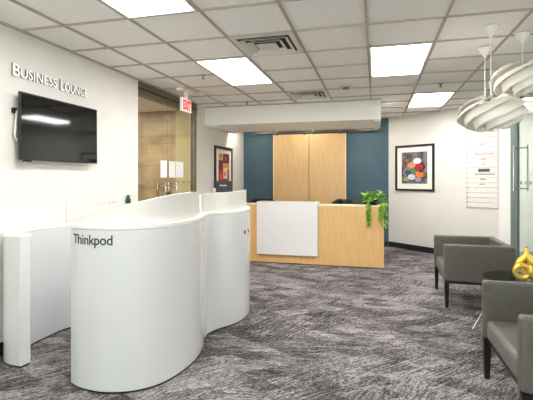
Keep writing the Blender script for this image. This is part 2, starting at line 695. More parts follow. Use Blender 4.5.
# 2x4 troffers: (column index of left edge, row index of near edge); A=0
A0 = -2.51099


def troffer(ci, rj, lab):
    x0 = A0 + T * ci + .014
    x1 = A0 + T * (ci + 1) - .014
    y0 = 2.9007 + T * rj + .013
    y1 = y0 + 2 * T - .026
    e = empty('ceiling_light', ((x0 + x1) / 2, (y0 + y1) / 2, CEIL), 0, lab, 'ceiling light', 'fluorescent ceiling panels')
    hx, hy = (x1 - x0) / 2, (y1 - y0) / 2
    f = MB().box(-hx, hx, -hy, -hy + .018, -.004, .03).box(-hx, hx, hy - .018, hy, -.004, .03)
    f.box(-hx, -hx + .018, -hy + .018, hy - .018, -.004, .03).box(hx - .018, hx, -hy + .018, hy - .018, -.004, .03)
    f.build('light_frame', 'light_frame', e)
    # two shallow ribs of the lens
    d = MB()
    n = 12
    rows = []
    xi = hx - .018
    for k in range(n * 2 + 1):
        t = k / (n * 2)
        x = -xi + 2 * xi * t
        z = .002 + .008 * abs(math.cos(PI * t * 2))
        rows.append([(x, -hy + .018, z), (x, hy - .018, z)])
    d.grid(rows)
    d.build('diffuser', 'light', e, solid=.002)
    return e


troffer(1, -1 - 1 , 'ceiling light panel at the top left of the view, cut by the frame')
troffer(1, 2, 'long ceiling light panel left of centre, beyond the large air vent')
troffer(4, 2, 'large rectangular ceiling light panel right of centre')
troffer(5, 6, 'farthest ceiling light panel, above the framed plates picture')


def vent(i, j, lab):
    x0 = A0 + T * i
    y0 = 2.9007 + T * j
    cx, cy = x0 + T / 2, y0 + T / 2
    e = empty('air_vent', (cx, cy, CEIL), 0, lab, 'air vent', 'square ceiling diffusers')
    h = T / 2 - .014
    f = MB().box(-h, h, -h, -.245, -.004, .008).box(-h, h, .245, h, -.004, .008)
    f.box(-h, -.245, -.245, .245, -.004, .008).box(.245, h, -.245, .245, -.004, .008)
    f.build('surround', 'vent', e)
    for (ro, ri) in ((.232, .190), (.165, .125)):
        q = MB()
        lo = [(-ro, -ro, -.022), (ro, -ro, -.022), (ro, ro, -.022), (-ro, ro, -.022)]
        up = [(-ri, -ri, .006), (ri, -ri, .006), (ri, ri, .006), (-ri, ri, .006)]
        q.grid([lo, up], closed=True)
        q.build('louvre', 'vent', e, solid=.003)
    MB().box(-.095, .095, -.095, .095, -.020, -.014).build('centre_plate', 'vent', e, bevel=.002)
    MB().box(-.244, .244, -.244, .244, .0075, .011).build('duct_shade', 'vent_dark', e)  # dark sheet stands in for the shade inside the duct
    return e


vent(2, 1, 'large square air vent near the left long ceiling light')
vent(2, 5, 'small looking square air vent far back near the soffit')


def sprinkler(x, y, lab):
    e = empty('sprinkler', (x, y, CEIL), 0, lab, 'sprinkler', 'ceiling sprinklers')
    MB().lathe([(0, 0), (.036, 0), (.036, -.004), (.014, -.010), (.012, -.03), (0, -.03)], seg=20).build('escutcheon', 'steel', e, smooth=True)
    MB().lathe([(0, -.03), (.008, -.03), (.008, -.045), (.022, -.046), (.022, -.049), (0, -.049)], seg=16).build('head', 'dark_metal', e)


sprinkler(-2.046, 4.708, 'ceiling sprinkler head above the glass doors, nearest on the left')
sprinkler(-2.063, 6.557, 'ceiling sprinkler head at the left near the soffit')
sprinkler(.84, 5.95, 'ceiling sprinkler head in front of the farthest light panel')
dt = MB().lathe([(0, 0), (.10, 0), (.098, -.012), (.055, -.02), (.05, -.036), (0, -.04)], (0, 0, 0), 28).build('smoke_detector', 'vent', smooth=True)
dt.location = (-2.491, 5.696, CEIL)
tag(dt, 'round white smoke detector on the ceiling right of the exit sign', 'smoke detector')
dl = empty('ceiling_speaker', (-.398, 5.831, CEIL), 0, 'small round ceiling fixture with dark centre, between vent and large light', 'ceiling fixture')
MB().lathe([(.0, -.001), (.105, -.001), (.105, -.006), (.05, -.006), (.0, -.006)], seg=28).build('ring', 'vent', dl)
MB().lathe([(0, -.006), (.045, -.006), (.04, -.03), (0, -.03)], seg=20).build('core', 'dark_metal', dl)

# exit sign
ex = empty('exit_sign', (-2.64, 5.47, CEIL), 0, 'red and white EXIT sign hanging from ceiling by glass doors', 'exit sign')
MB().box(-.05, .05, -.2, .2, -.035, 0).build('canopy', 'light_frame', ex, bevel=.004)
MB().box(-.015, .015, -.03, .03, -.125, -.035).build('stem', 'light_frame', ex)
MB().box(-.022, .018, -.155, .14, -.315, -.125).build('sign_case', 'light_frame', ex, bevel=.004)
MB().box(.018, .020, -.143, .128, -.303, -.137).build('sign_face', 'exit_face', ex)
text_obj('lettering', 'EXIT', .2, 'exit_red', ex, frame4((.0212, -.132, -.293), (0, 1, 0), (0, 0, 1), (1, 0, 0)), fit=(.249, .145), extrude=.001, weight=.012)

# ------------------------------------------------------------ reception
DY = 6.85
desk = empty('reception_desk', (-1.2, DY, 0), 0, 'maple reception desk with a white centre panel, under the soffit', 'reception desk')
dx0, dx1 = -2.42 + 1.2, .128 + 1.2


def seg_box(x0, x1):
    return MB().box(x0, x1, 0, .03, .012, .985)


cuts = [dx0, -1.93 + 1.2, -.98 + 1.2, dx1]
for q in range(3):
    seg_box(cuts[q] + .0015, cuts[q + 1] - .0015).build('front_panel', 'wood', desk, bevel=.001)
MB().box(dx1 - .03, dx1, .0315, .72, .012, .985).build('side_panel', 'wood', desk, bevel=.001)
MB().box(dx0, dx0 + .03, .0315, .72, .012, .985).build('side_panel', 'wood', desk, bevel=.001)
MB().box(dx0, dx1, -.002, .30, .986, 1.004).build('counter_top', 'worktop', desk, bevel=.002)
MB().box(dx0 + .03, dx1 - .03, .0315, .75, .72, .745).build('worktop', 'worktop', desk, bevel=.002)
MB().box(dx0 + .01, dx1 - .01, .008, .028, 0, .0115).build('kick_strip', 'black_base', desk)
wp = MB().box(-1.965 + 1.2, -.924 + 1.2, -.055, -.0025, .155, 1.045).box(-1.965 + 1.2, -.924 + 1.2, -.0025, .24, 1.006, 1.045)
wp.build('white_panel', 'panel_white', desk, bevel=.004)

# sliding wood panels on a rail in front of the blue wall
rl = empty('sliding_door_rail', (-1.3, YB, 2.47), 0, 'long dark door rail on blue wall above the maple panels', 'door rail')
MB().box(-1.35, 1.38, -.10, -.085, -.02, .02).build('rail', 'dark_metal', rl)
for x in (-1.2, -.6, 0, .6, 1.2):
    MB().tube([(x, -.088, 0), (x, 0, 0)], .012).build('standoff', 'steel', rl)
for (xa, xb, lab) in ((-2.235, -1.424, 'tall pale maple sliding panel, left of the pair behind reception'),
                      (-1.418, -.618, 'tall pale maple sliding panel, right of the pair behind reception')):
    c = (xa + xb) / 2
    h = (xb - xa) / 2
    e = empty('barn_door', (c, YB - .06, 0), 0, lab, 'sliding panel', 'maple sliding panels')
    MB().box(-h + .02, h - .02, -.02, .02, .03, 2.42).build('panel', 'wood_pale', e)
    so = -1 if c < -1.42 else 1
    MB().box(-so * (h - .003) , -so * (h - .02), -.0195, .0195, .03, 2.42).build('edge_strip', 'wood_pale', e)
    MB().box(so * h, so * (h - .02), -.022, .022, .03, 2.42).build('edge_strip', 'wood_edge', e)
    for sx in (-h + .1, h - .1):
        hg = MB().box(sx - .015, sx + .015, -.052, -.0225, 2.40, 2.52)
        hh = hg.build('hanger', 'dark_metal', e)
        mx = frame4((sx, -.066, 2.515), (1, 0, 0), (0, 0, 1), (0, 1, 0))
        MB().lathe([(0, -.012), (.035, -.012), (.035, .012), (0, .012)], seg=20, mx=mx).build('wheel', 'steel', hh)


# office chairs behind the desk
def office_chair(x, y, lab):
    e = empty('office_chair', (x, y, 0), 0, lab, 'office chair', 'task chairs behind reception')
    b = MB()
    rows = []
    for j in range(9):
        z = .58 + .455 * j / 8
        ww = .33 if j < 6 else .33 * math.sqrt(max(.05, 1 - ((j - 5) / 3.4) ** 2))
        rows.append([((-1 + 2 * k / 10) * ww, .10 * (1 - ((-1 + 2 * k / 10) ** 2)) + .16, z) for k in range(11)])
    b.grid(rows)
    b.build('backrest', 'black', e, solid=.045, smooth=True)
    MB().box(-.25, .25, -.27, .2, .43, .5).build('seat', 'black', e, bevel=.03, seg=3)
    MB().tube([(0, 0, .08), (0, 0, .43)], .028).build('post', 'steel', e)
    MB().tube([(0, .15, .43), (0, .29, .5), (0, .26, .72)], .02).build('back_support', 'black', e)
    for k in range(5):
        t = 2 * PI * k / 5 + .3
        l = MB().tube([(0.02 * math.cos(t), .02 * math.sin(t), .10), (.29 * math.cos(t), .29 * math.sin(t), .07)], [.025, .016]).build('leg', 'black', e)
        MB().lathe([(0, -.025), (.027, -.025), (.027, .025), (0, .025)], seg=14,
                   mx=frame4((.29 * math.cos(t), .29 * math.sin(t), .028), (1, 0, 0), (0, 0, 1), (0, 1, 0))).build('caster', 'black', l)
    return e


office_chair(-.53, 7.85, 'black office chair behind the right half of the desk')
office_chair(-2.2, 7.85, 'black office chair behind the desk, left of the white panel')
mon = empty('monitor', (-.27, 7.32, .745), 0, 'small black monitor on the desk, left of the plant', 'monitor')
MB().box(-.12, .12, -.012, .012, .12, .385).build('screen', 'black', mon, bevel=.004)
MB().tube([(0, .02, .01), (0, .02, .25)], .014).build('stand', 'black', mon)
MB().box(-.08, .08, -.06, .08, 0, .012).build('base', 'black', mon, bevel=.003)

# potted pothos on the counter's right end
pl = empty('potted_pothos', (-.03, 6.99, 1.004), 0, 'trailing green pothos in black pot on the right end of the desk', 'plant')
MB().lathe([(0, 0), (.055, 0), (.075, .1), (.07, .1), (.066, .085), (0, .085)], seg=28).build('pot', 'black', pl, smooth=True)
MB().lathe([(0, .078), (.066, .0855), (0, .087)], seg=20).build('soil', 'vent_dark', pl)
lf = MB()
st = MB()


def leaf(c, d, size, roll):
    d = Vector(d).normalized()
    s = d.cross(Vector((0, 0, 1)))
    if s.length < .1:
        s = Vector((1, 0, 0))
    s.normalize()
    n = s.cross(d)
    s = (s * math.cos(roll) + n * math.sin(roll)).normalized()
    n = s.cross(d).normalized()
    out = [(0, 0), (.12, .34), (.4, .42), (.72, .26), (1, 0)]
    c = Vector(c)
    rows = []
    for t, wd in out:
        q = c + d * t * size - n * .25 * t * t * size
        rows.append([q + s * wd * size + n * .08 * size, q, q - s * wd * size + n * .08 * size])
    lf.grid([[tuple(v) for v in r] for r in rows])


for k in range(95):
    t = random.uniform(0, 2 * PI)
    r = random.uniform(.02, .16)
    z = random.uniform(.09, .24) - r * .35
    c = (r * math.cos(t), r * .7 * math.sin(t), z)
    leaf(c, (math.cos(t) + random.uniform(-.5, .5), math.sin(t) + random.uniform(-.5, .5), random.uniform(-.4, .6)), random.uniform(.055, .095), random.uniform(-.7, .7))
    if k % 3 == 0:
        st.tube([(0, 0, .085), (c[0] * .5, c[1] * .5, z * .9 + .02), c], .0025, 5)
for (bx, by, ln) in ((-.085, -.165, .30), (-.07, -.17, .2), (.11, -.165, .27), (.172, -.1, .30), (.178, -.03, .24), (.13, -.17, .16)):
    path = [(0, 0, .09), (bx * .6, by * .6, .11), (bx, by, .03)]
    z = 0.03
    while z > -ln:
        z -= .035
        path.append((bx + random.uniform(-.012, .012), by - random.uniform(0, .012), z))
    st.tube(path, .003, 5)
    for p in path[2:]:
        for q in range(2):
            leaf(p, (random.uniform(-1, 1), random.uniform(-1, -.1) if by < -.12 else random.uniform(-.6, .6), random.uniform(-1, .1)), random.uniform(.045, .078), random.uniform(-.6, .6))
lf.build('leaves', 'leaf', pl, solid=.0012)
st.build('stems', 'stem', pl)


# ------------------------------------------------------------ pictures
def framed(name, mx, wd, ht, bar, art, lab, marg):
    """mx: local x right, y up, z out of the wall, origin lower left"""
    e = empty(name, (0, 0, 0), 0, lab, 'picture')
    e.matrix_world = mx
    f = MB().box(0, wd, 0, bar, .001, .03).box(0, wd, ht - bar, ht, .001, .03).box(0, bar, bar, ht - bar, .001, .03).box(wd - bar, wd, bar, ht - bar, .001, .03)
    f.build('frame', 'black_frame', e, bevel=.002)
    MB().box(bar, wd - bar, bar, ht - bar, .002, .012).build('mat_board', 'mat_board', e)
    a = MB().box(marg[0], wd - marg[1], marg[2], ht - marg[3], .0122, .014).build('artwork', art, e)
    return e, a


# left wall picture (faces +X); local x runs along +Y
e1, a1_ = framed('framed_picture', frame4((WL, 7.329, 1.20), (0, 1, 0), (0, 0, 1), (1, 0, 0)), .984, .87, .055, mat('art_ground', (196, 170, 140), .6),
       'black framed abstract in red and tan on left wall', (.2, .18, .1, .13))
AW, AH = .604, .64
for i, (xa, xb, ya, yb, c) in enumerate(((0, .5, .78, 1, (206, 178, 120)), (.4, 1, .70, 1, (96, 34, 44)), (0, .4, .5, .78, (112, 40, 50)), (.45, 1, .52, .7, (206, 140, 92)),
                                         (.42, .8, .2, .55, (226, 204, 170)), (.8, 1, .1, .5, (150, 90, 70)), (0, .42, 0, .5, (196, 36, 40)), (.42, .8, 0, .2, (90, 60, 60)),
                                         (.08, .3, .86, .95, (120, 130, 120)), (.55, .75, .78, .9, (170, 60, 60)), (.14, .3, .18, .36, (226, 120, 96)), (.5, .66, .3, .42, (180, 130, 90)))):
    MB().box(.2 + xa * AW, .2 + xb * AW, .1 + ya * AH, .1 + yb * AH, .0141 + .0002 * i, .0146 + .0002 * i).build('painted_patch', mat('art_patch', c, .6), a1_)
mm = mottle(mat('plates_ground', (110, 104, 112), .6), (128, 122, 120), (64, 58, 76), 9, lo=.42, hi=.6)
pk = K0 + KD * .19
# local x = KD (to the right), y up, z out of the wall
e2, a2 = framed('framed_picture', frame4((pk.x, pk.y, 1.19), KD, (0, 0, 1), KN), .886, .92, .04, mm,
                'black framed picture of colourful round plates on the white right wall', (.15, .15, .145, .145))
plates = [(.62, .68, .10, (226, 226, 220), (96, 110, 140)), (.68, .50, .115, (176, 30, 40), (60, 20, 30)), (.40, .56, .10, (206, 160, 110), (150, 120, 90)),
          (.22, .70, .07, (150, 90, 70), (60, 60, 50)), (.25, .34, .09, (70, 74, 92), (150, 150, 140)), (.48, .36, .07, (90, 140, 110), (60, 90, 80)),
          (.70, .28, .10, (226, 130, 50), (190, 90, 30)), (.40, .20, .10, (206, 214, 222), (40, 44, 60)), (.66, .12, .08, (150, 156, 170), (70, 70, 90)),
          (.76, .38, .05, (60, 50, 60), (90, 60, 50)), (.18, .14, .07, (150, 160, 120), (90, 110, 80))]
for i, (px, py, r, c1, c2) in enumerate(plates):
    X0 = .15 + .586 * min(max(px * 1.0, r * 1.2), 1)
    Y0 = .145 + .63 * min(max(py * 1.05, r * 1.0 + .02), .9)
    R = r * 1.25
    X0 = min(max(X0, .15 + R + .003), .736 - R - .003)
    Y0 = min(max(Y0, .145 + R * .8 + .003), .775 - R * .8 - .003)
    mo = mat('plate_rim', c2, .5)
    mi = mat('plate_face', c1, .5)
    for k, (rr, ml) in enumerate(((R, mo), (R * .72, mi))):
        pts = [(X0 + rr * math.cos(t), Y0 + rr * .66 * math.sin(t)) for t in [2 * PI * q / 28 for q in range(28)]]
        MB().prism(pts, .0141 + .0006 * k + .0001 * i * 1.0, .0146 + .0006 * k + .0001 * i).build('painted_plate', ml, a2)

# directory board of horizontal slats on the oblique wall
k0 = K0 + KD * 1.72
db = empty('directory_board', (0, 0, 0), 0, 'white slatted directory board on right wall beside glass', 'directory board')
db.matrix_world = frame4((k0.x, k0.y, .93), KD, (0, 0, 1), KN)
n = 18
H = 1.56
MB().box(0, .54, 0, H, .001, .008).build('backing', 'vent', db)
for i in range(n):
    z0 = i * H / n
    s = MB()
    ya, yb = z0 + .006, z0 + H / n - .006
    s.box(.008, .53, ya, yb, .0085, .020)
    s.build('slat', 'slat', db, bevel=.009, seg=3)
MB().box(-.012, 0, 0, H, .001, .012).build('side_rail', 'vent', db)
for i in range(n + 1):
    MB().box(-.014, .004, i * H / n - .006, i * H / n + .006, .0125, .024).build('clip', 'frost', db)

def slat_marks(row, x0, wd, mt, hh=.022, nb=6):
    z = row * H / n + H / n / 2 + .02
    b = MB()
    x = x0
    random.seed(row * 7 + 1)
    while x < x0 + wd:
        q = random.uniform(.006, .016)
        h = hh * random.uniform(.6, 1)
        b.box(x, min(x + q, x0 + wd), z - hh / 2, z - hh / 2 + h, .0202, .021)
        x += q + .005
    b.build('lettering', mt, db)


slat_marks(12 , .22, .10, 'ink', .016)
slat_marks(10 , .14, .32, 'ink', .018)
slat_marks(9 , .24, .10, 'pink', .03)
slat_marks(8 , .26, .06, 'pink', .03)
MB().box(.2, .4, 7 * H / n + .018, 7 * H / n + .068, .0202, .021).build('lettering', 'ink', db)
slat_marks(6 , .14, .34, 'ink', .024)
slat_marks(5 , .24, .10, 'ink', .026)
slat_marks(4 , .22, .10, 'ink', .02)

# dark leaflet holder and small things on a cabinet by the left wall, seen above the pod
cb = empty('storage_cabinet', (-2.70, 7.28, 0), 0, 'white cabinet under the red abstract picture, hidden behind the pod', 'cabinet')
MB().box(-.24, .20, -.42, .42, .02, 1.15).build('body', 'panel_white', cb, bevel=.003)
MB().box(-.22, .20, -.4, .4, 0, .02).build('base', 'black_base', cb)
MB().box(-.245, .22, -.43, .43, 1.151, 1.175).build('top', 'rim_white', cb, bevel=.003)
for ys in (-.42, .003):
    dd = MB().box(.2005, .218, ys, ys + .417, .04, 1.145).build('door', 'panel_white', cb, bevel=.002)
    MB().box(.2185, .23, ys + .2, ys + .22, .5, .62).build('handle', 'steel', dd)
lh = empty('leaflet_holder', (-2.76, 7.36, 1.176), .26, 'dark leaflet box with small white text in front of red picture', 'leaflet holder')
MB().box(-.17, .15, -.03, .03, 0, .215).build('box', mat('charcoal_card', (52, 56, 60), .5), lh, bevel=.003)
b = MB()
for x0, x1, h_ in ((-.09, -.075, .02), (-.07, -.05, .026), (-.044, -.02, .018), (-.014, .004, .024), (.01, .04, .02)):
    b.box(x0, x1, -.0312, -.0304, .12, .12 + h_)
b.build('faint_print', 'paper', lh)
c = MB().lathe([(0, 0), (.03, 0), (.045, .05), (.04, .09), (.036, .09), (.04, .05), (.026, .006), (0, .006)], seg=20).build('cup', 'gloss_white', smooth=True)
c.location = (-2.86, 7.06, 1.176)
tag(c, 'small white cup left of the dark leaflet box, above the pod screen', 'cup')
c = MB().box(-.06, .06, -.05, .05, 0, .035).build('card_tray', 'vent', bevel=.004)
c.location = (-2.60, 7.62, 1.176)
tag(c, 'small pale tray right of the dark leaflet box', 'tray')

# ------------------------------------------------------------ Thinkpod workstations


def spline(pts, n=8):
    P = [Vector((p[0], p[1], 0)) for p in pts]
    P = [P[0] * 2 - P[1]] + P + [P[-1] * 2 - P[-2]]
    out = []
    for i in range(1, len(P) - 2):
        a, b2, c2, d = P[i - 1], P[i], P[i + 1], P[i + 2]
        for k in range(n):
            t = k / n
            out.append(.5 * (2 * b2 + (c2 - a) * t + (2 * a - 5 * b2 + 4 * c2 - d) * t * t + (3 * b2 - a - 3 * c2 + d) * t ** 3))
    out.append(P[-2])
    return out


def offset(path, d):
    """offset to the left of travel"""
    o = []
    for i, p in enumerate(path):
        t = (path[min(i + 1, len(path) - 1)] - path[max(i - 1, 0)]).normalized()
        o.append(p + Vector((-t.y, t.x, 0)) * d)
    return o


def curved_wall(name, outer, th, z0, z1, m, parent, o0=0, bevel=.006):
    """z1: number or function of 0..1"""
    a = offset(outer, o0)
    b2 = offset(outer, o0 + th)
    n = len(a)
    mb = MB()
    f = z1 if callable(z1) else (lambda t: z1)
    rows = []
    for i in range(n):
        z = f(i / (n - 1))
        zz = [z0 + (z - z0) * q for q in (0, 1)]
        rows.append([(a[i].x, a[i].y, zz[0]), (a[i].x, a[i].y, zz[1]), (b2[i].x, b2[i].y, zz[1]), (b2[i].x, b2[i].y, zz[0])])
    mb.grid(rows, closed=True)
    mb.b.verts.ensure_lookup_table()
    mb.b.faces.new([mb.b.verts[k] for k in (3, 2, 1, 0)])
    L = len(mb.b.verts)
    mb.b.faces.new([mb.b.verts[L - 4 + k] for k in (0, 1, 2, 3)])
    return mb.build(name, m, parent, bevel=bevel, seg=2)


# travel runs so that the inside of the pod is on the left
outA = spline([(-2.064, 2.452), (-1.955, 2.408), (-1.80, 2.392), (-1.66, 2.420), (-1.54, 2.488), (-1.447, 2.60), (-1.392, 2.77), (-1.372, 2.99), (-1.405, 3.22), (-1.475, 3.43)])
outB = spline([(-1.482, 3.45), (-1.488, 3.55), (-1.445, 3.68), (-1.345, 3.85), (-1.297, 4.06), (-1.32, 4.30), (-1.43, 4.56), (-1.62, 4.72), (-1.86, 4.78)])
podA = empty('curved_workpod', (0, 0, 0), 0, 'front glossy white curved work pod lettered Thinkpod, with open entry', 'work pod')
podB = empty('curved_workpod', (0, 0, 0), 0, 'rear glossy white curved work pod with two small black dots', 'work pod')
curved_wall('outer_shell', outA, .065, .012, 1.095, 'gloss_white', podA)
curved_wall('kick_strip', outA, .045, 0, .0115, 'black_base', podA, .008, bevel=0)
curved_wall('rim', outA, .069, 1.0955, 1.125, 'rim_white', podA, -.002, bevel=.004)


def hA(t):
    pts = [(0, 1.175), (.17, 1.215), (.38, 1.265), (.55, 1.30), (.72, 1.325), (.88, 1.332), (1, 1.325)]
    for (a, za), (b3, zb) in zip(pts, pts[1:]):
        if t <= b3:
            q = (t - a) / (b3 - a)
            return za + (zb - za) * q
    return pts[-1][1]


curved_wall('privacy_screen', outA[5:66], .018, 1.126, hA, 'screen_white', podA, .04, bevel=.003)
curved_wall('outer_shell', outB, .065, .012, 1.095, 'gloss_white', podB)
curved_wall('kick_strip', outB, .045, 0, .0115, 'black_base', podB, .008, bevel=0)
curved_wall('rim', outB, .069, 1.0955, 1.125, 'rim_white', podB, -.002, bevel=.004)
curved_wall('privacy_screen', outB[2:42], .018, 1.126, lambda t: 1.292 + .026 * t, 'screen_white', podB, .04, bevel=.003)

# back wall of the front pod with its thick free end at the entry
outC = spline([(-2.31, 3.93), (-2.55, 3.74), (-2.72, 3.55), (-2.845, 3.33), (-2.864, 3.12), (-2.862, 2.92), (-2.83, 2.77), (-2.745, 2.67), (-2.59, 2.645)])
# this path is the inner face; thickness goes to its outside (left of travel is inside here, so offset negative)
curved_wall('back_shell', outC, -.09, .012, .985, 'gloss_white', podA)
curved_wall('rim', outC, -.094, .9855, 1.012, 'rim_white', podA, .002, bevel=.004)
curved_wall('kick_strip', outC, -.07, 0, .0115, 'black_base', podA, -.010, bevel=0)
# worktop inside the front pod, tucked behind the lettered wall
MB().prism([(-1.47, 2.75), (-1.455, 3.0), (-1.49, 3.2), (-1.60, 3.42), (-2.3, 3.82), (-2.5, 3.66), (-2.2, 3.3), (-1.95, 3.1), (-1.7, 2.8)], .72, .745).build('worktop', 'rim_white', podA, bevel=.003)
# worktop of the rear pod
MB().prism([(-1.57, 3.65), (-1.43, 3.9), (-1.385, 4.1), (-1.42, 4.35), (-1.55, 4.55), (-1.86, 4.69), (-1.9, 4.4), (-1.8, 3.9)], .72, .745).build('worktop', 'rim_white', podB, bevel=.003)

# lettering follows the curved face
L_ = [0]
for p, q in zip(outA, outA[1:]):
    L_.append(L_[-1] + (q - p).length)


def at_s(path, lens, s):
    for i in range(len(lens) - 1):
        if s <= lens[i + 1]:
            t = (s - lens[i]) / (lens[i + 1] - lens[i])
            d = (path[i + 1] - path[i]).normalized()
            return path[i] + (path[i + 1] - path[i]) * t, Vector((d.y, -d.x, 0))
    return path[-1], Vector((1, 0, 0))


tm = text_obj('lettering', 'Thinkpod', .1, 'navy', podA, None, fit=(.335, .088), extrude=.0004, spacing=.95, weight=.0012)
for v in tm.data.vertices:
    p, nn = at_s(outA, L_, .045 + v.co.x)
    z = .972 + v.co.y
    v.co = (p.x + nn.x * (.0012 + v.co.z), p.y + nn.y * (.0012 + v.co.z), z)
LB = [0]
for p, q in zip(outB, outB[1:]):
    LB.append(LB[-1] + (q - p).length)
for s_ in (.64, .76):
    p, nn = at_s(outB, LB, s_)
    ex_ = Vector((-nn.y, nn.x, 0))
    MB().lathe([(0, 0), (.022, 0), (.02, .004), (0, .005)], seg=18, mx=frame4((p.x + nn.x * .0005, p.y + nn.y * .0005, .89), ex_, (0, 0, 1), nn)).build('black_button', 'black', podB)

# ------------------------------------------------------------ left wall: TV, sign, small things
tv = empty('wall_television', (WL, 3.325, 1.9), 0, 'black flat television on left wall under the lounge sign', 'television')
TX = .085
tv.rotation_euler.y = -.007
MB().box(TX - .022, TX, -.50, .49, -.305, .272).build('casing', 'black', tv, bevel=.004)
MB().box(TX, TX + .002, -.49, .48, -.292, .262).build('screen', 'tv_screen', tv)
br = MB().box(-.0, .02, -.30, -.05, -.12, .18).build('wall_bracket', 'steel', tv)
MB().box(.02, .05, -.28, -.24, -.15, .2).build('bracket_arm', 'steel', br)
MB().tube([(.03, -.48, .11), (.03, -.485, .06), (.03, -.505, -.10), (.03, -.49, -.14), (.04, -.44, -.11), (.045, -.42, .05)], .010, 8).build('cable', 'vent', tv, smooth=True)
MB().box(.001, .03, -.51, -.475, .09, .135).build('socket', 'black', tv, bevel=.003)
MB().box(TX - .02, TX - .002, -.46, -.38, -.318, -.305).build('sensor', 'black', tv)

sg = empty('wall_sign', (WL, 2.815, 2.3), 0, 'raised white letters BUSINESS LOUNGE on left wall above television', 'sign')
MX = frame4((.022, 0, 0), (0, 1, 0), (0, 0, 1), (1, 0, 0))
for (s_, y0, wd, hh, z0) in (('Business', .0, .50, .108, .004), ('Lounge', .545, .385, .112, -.010)):
    mf = frame4((.012, y0, z0), (0, 1, 0), (0, 0, 1), (1, 0, 0))
    o = text_obj('lettering', s_, .12, 'letter', sg, mf, fit=(wd, hh), extrude=.008, small_caps=True, weight=.0015)
    o.data.materials.append(M['letter_side'])
    for f in o.data.polygons:
        if abs(f.normal.x) < .5:
            f.material_index = 1

gb = empty('green_dispenser', (WL, 4.465, 1.135), 0, 'small dark green bottle shaped dispenser on left wall by glass doors', 'dispenser')
MB().lathe([(0, 0), (.026, 0), (.032, .012), (.032, .052), (.02, .064), (0, .064)], (.034, 0, 0), 20).build('body', 'green_plastic', gb, smooth=True)
MB().lathe([(0, .065), (.021, .065), (.023, .098), (.012, .104), (0, .104)], (.034, 0, 0), 16).build('cap', mat('grey_green_cap', (66, 96, 84), .4), gb, smooth=True)
MB().box(.0, .008, -.03, .03, -.012, .11).build('holder', 'light_frame', gb)
MB().box(.008, .066, -.03, .03, -.012, -.004).build('shelf', 'light_frame', gb)
wb = empty('wall_panel', (WL, 3.45, .9), 0, 'faint white panel on left wall behind the work pod', 'wall panel')
MB().box(.001, .018, 0, .80, 0, .305).build('panel', 'paint', wb, bevel=.002)
b = MB()
for y0, y1, z0, z1 in ((.46, .49, .25, .28), (.505, .53, .25, .27), (.55, .59, .25, .28), (.64, .70, .25, .275), (.71, .79, .25, .28)):
    b.box(.0185, .019, y0, y1, z0, z1)
b.build('faint_print', mat('faint_grey', (206, 204, 200), .5), wb)


# ------------------------------------------------------------ armchairs
def armchair(x, y, lab):
    """faces -X; x is its front, y its middle"""
    e = empty('armchair', (x, y, 0), 0, lab, 'armchair', 'grey armchairs along the glass')
    W2, D = .43, .72
    for s in (-1, 1):
        ya, yb = (W2 - .075, W2) if s > 0 else (-W2, -W2 + .075)
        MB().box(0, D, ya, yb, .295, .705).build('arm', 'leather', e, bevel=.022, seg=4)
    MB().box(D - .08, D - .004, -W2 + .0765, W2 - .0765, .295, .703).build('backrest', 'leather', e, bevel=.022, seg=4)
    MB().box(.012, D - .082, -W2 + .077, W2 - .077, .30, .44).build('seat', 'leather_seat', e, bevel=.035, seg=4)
    MB().box(.03, D - .03, -W2 + .03, W2 - .03, .27, .294).build('base_frame', 'leg_black', e)
    for (lx, sx) in ((.012, 1), (D - .05, -1)):
        for sy in (-1, 1):
            yy = sy * (W2 - .03)
            b = MB()
            rows = []
            for z, h in ((.0, .017), (.294, .024)):
                rows.append([(lx + .019 - h, yy - h, z), (lx + .019 + h, yy - h, z), (lx + .019 + h, yy + h, z), (lx + .019 - h, yy + h, z)])
            b.grid(rows, closed=True)
            b.b.verts.ensure_lookup_table()
            b.b.faces.new([b.b.verts[k] for k in (3, 2, 1, 0)])
            b.b.faces.new([b.b.verts[k] for k in (4, 5, 6, 7)])
            b.build('leg', 'leg_black', e)
    return e


a1 = armchair(.735, 5.38, 'farther grey boxy armchair, nearer the directory board')
a2c = copy_tree(a1)
a2c.location = (.745, 2.895, 0)
a2c['label'] = 'nearer grey boxy armchair at the lower right, cut by the frame'

# side table
tb = empty('side_table', (1.36, 4.58, 0), 0, 'round smoked glass side table with thin splayed metal legs', 'side table')
MB().lathe([(0, .45), (.305, .45), (.31, .454), (.31, .458), (.305, .462), (0, .462)], seg=64).build('table_top', 'glass_table', tb)
MB().lathe([(0, .425), (.07, .425), (.07, .449), (0, .449)], seg=24).build('hub', 'steel', tb)
for k in range(3):
    t = PI + .52 + 2 * PI * k / 3
    MB().tube([(.2 * math.cos(t), .2 * math.sin(t), .447), (.54 * math.cos(t), .54 * math.sin(t), .006)], .006, 8).build('leg', 'steel', tb)

# gold knotted vase
vs = empty('gold_vase', (1.40, 4.49, .463), -.25, 'gold looped vase with narrow neck on the glass side table', 'vase')
b = MB()


def torus(mb, c, R, r, ax, sx=1, sz=1, seg=36, sg=12, tw=0):
    rows = []
    for i in range(seg):
        t = 2 * PI * i / seg
        d = Vector((math.cos(t) * sx, 0, math.sin(t) * sz))
        cc = d * R
        row = []
        for k in range(sg):
            q = 2 * PI * k / sg
            v = cc + d.normalized() * (r * math.cos(q)) + Vector((0, 1, 0)) * (r * 1.35 * math.sin(q))
            v = Matrix.Rotation(ax, 3, 'Z') @ v
            row.append(tuple(v + Vector(c)))
        rows.append(row)
    rows.append(rows[0])
    mb.grid(rows, closed=True)


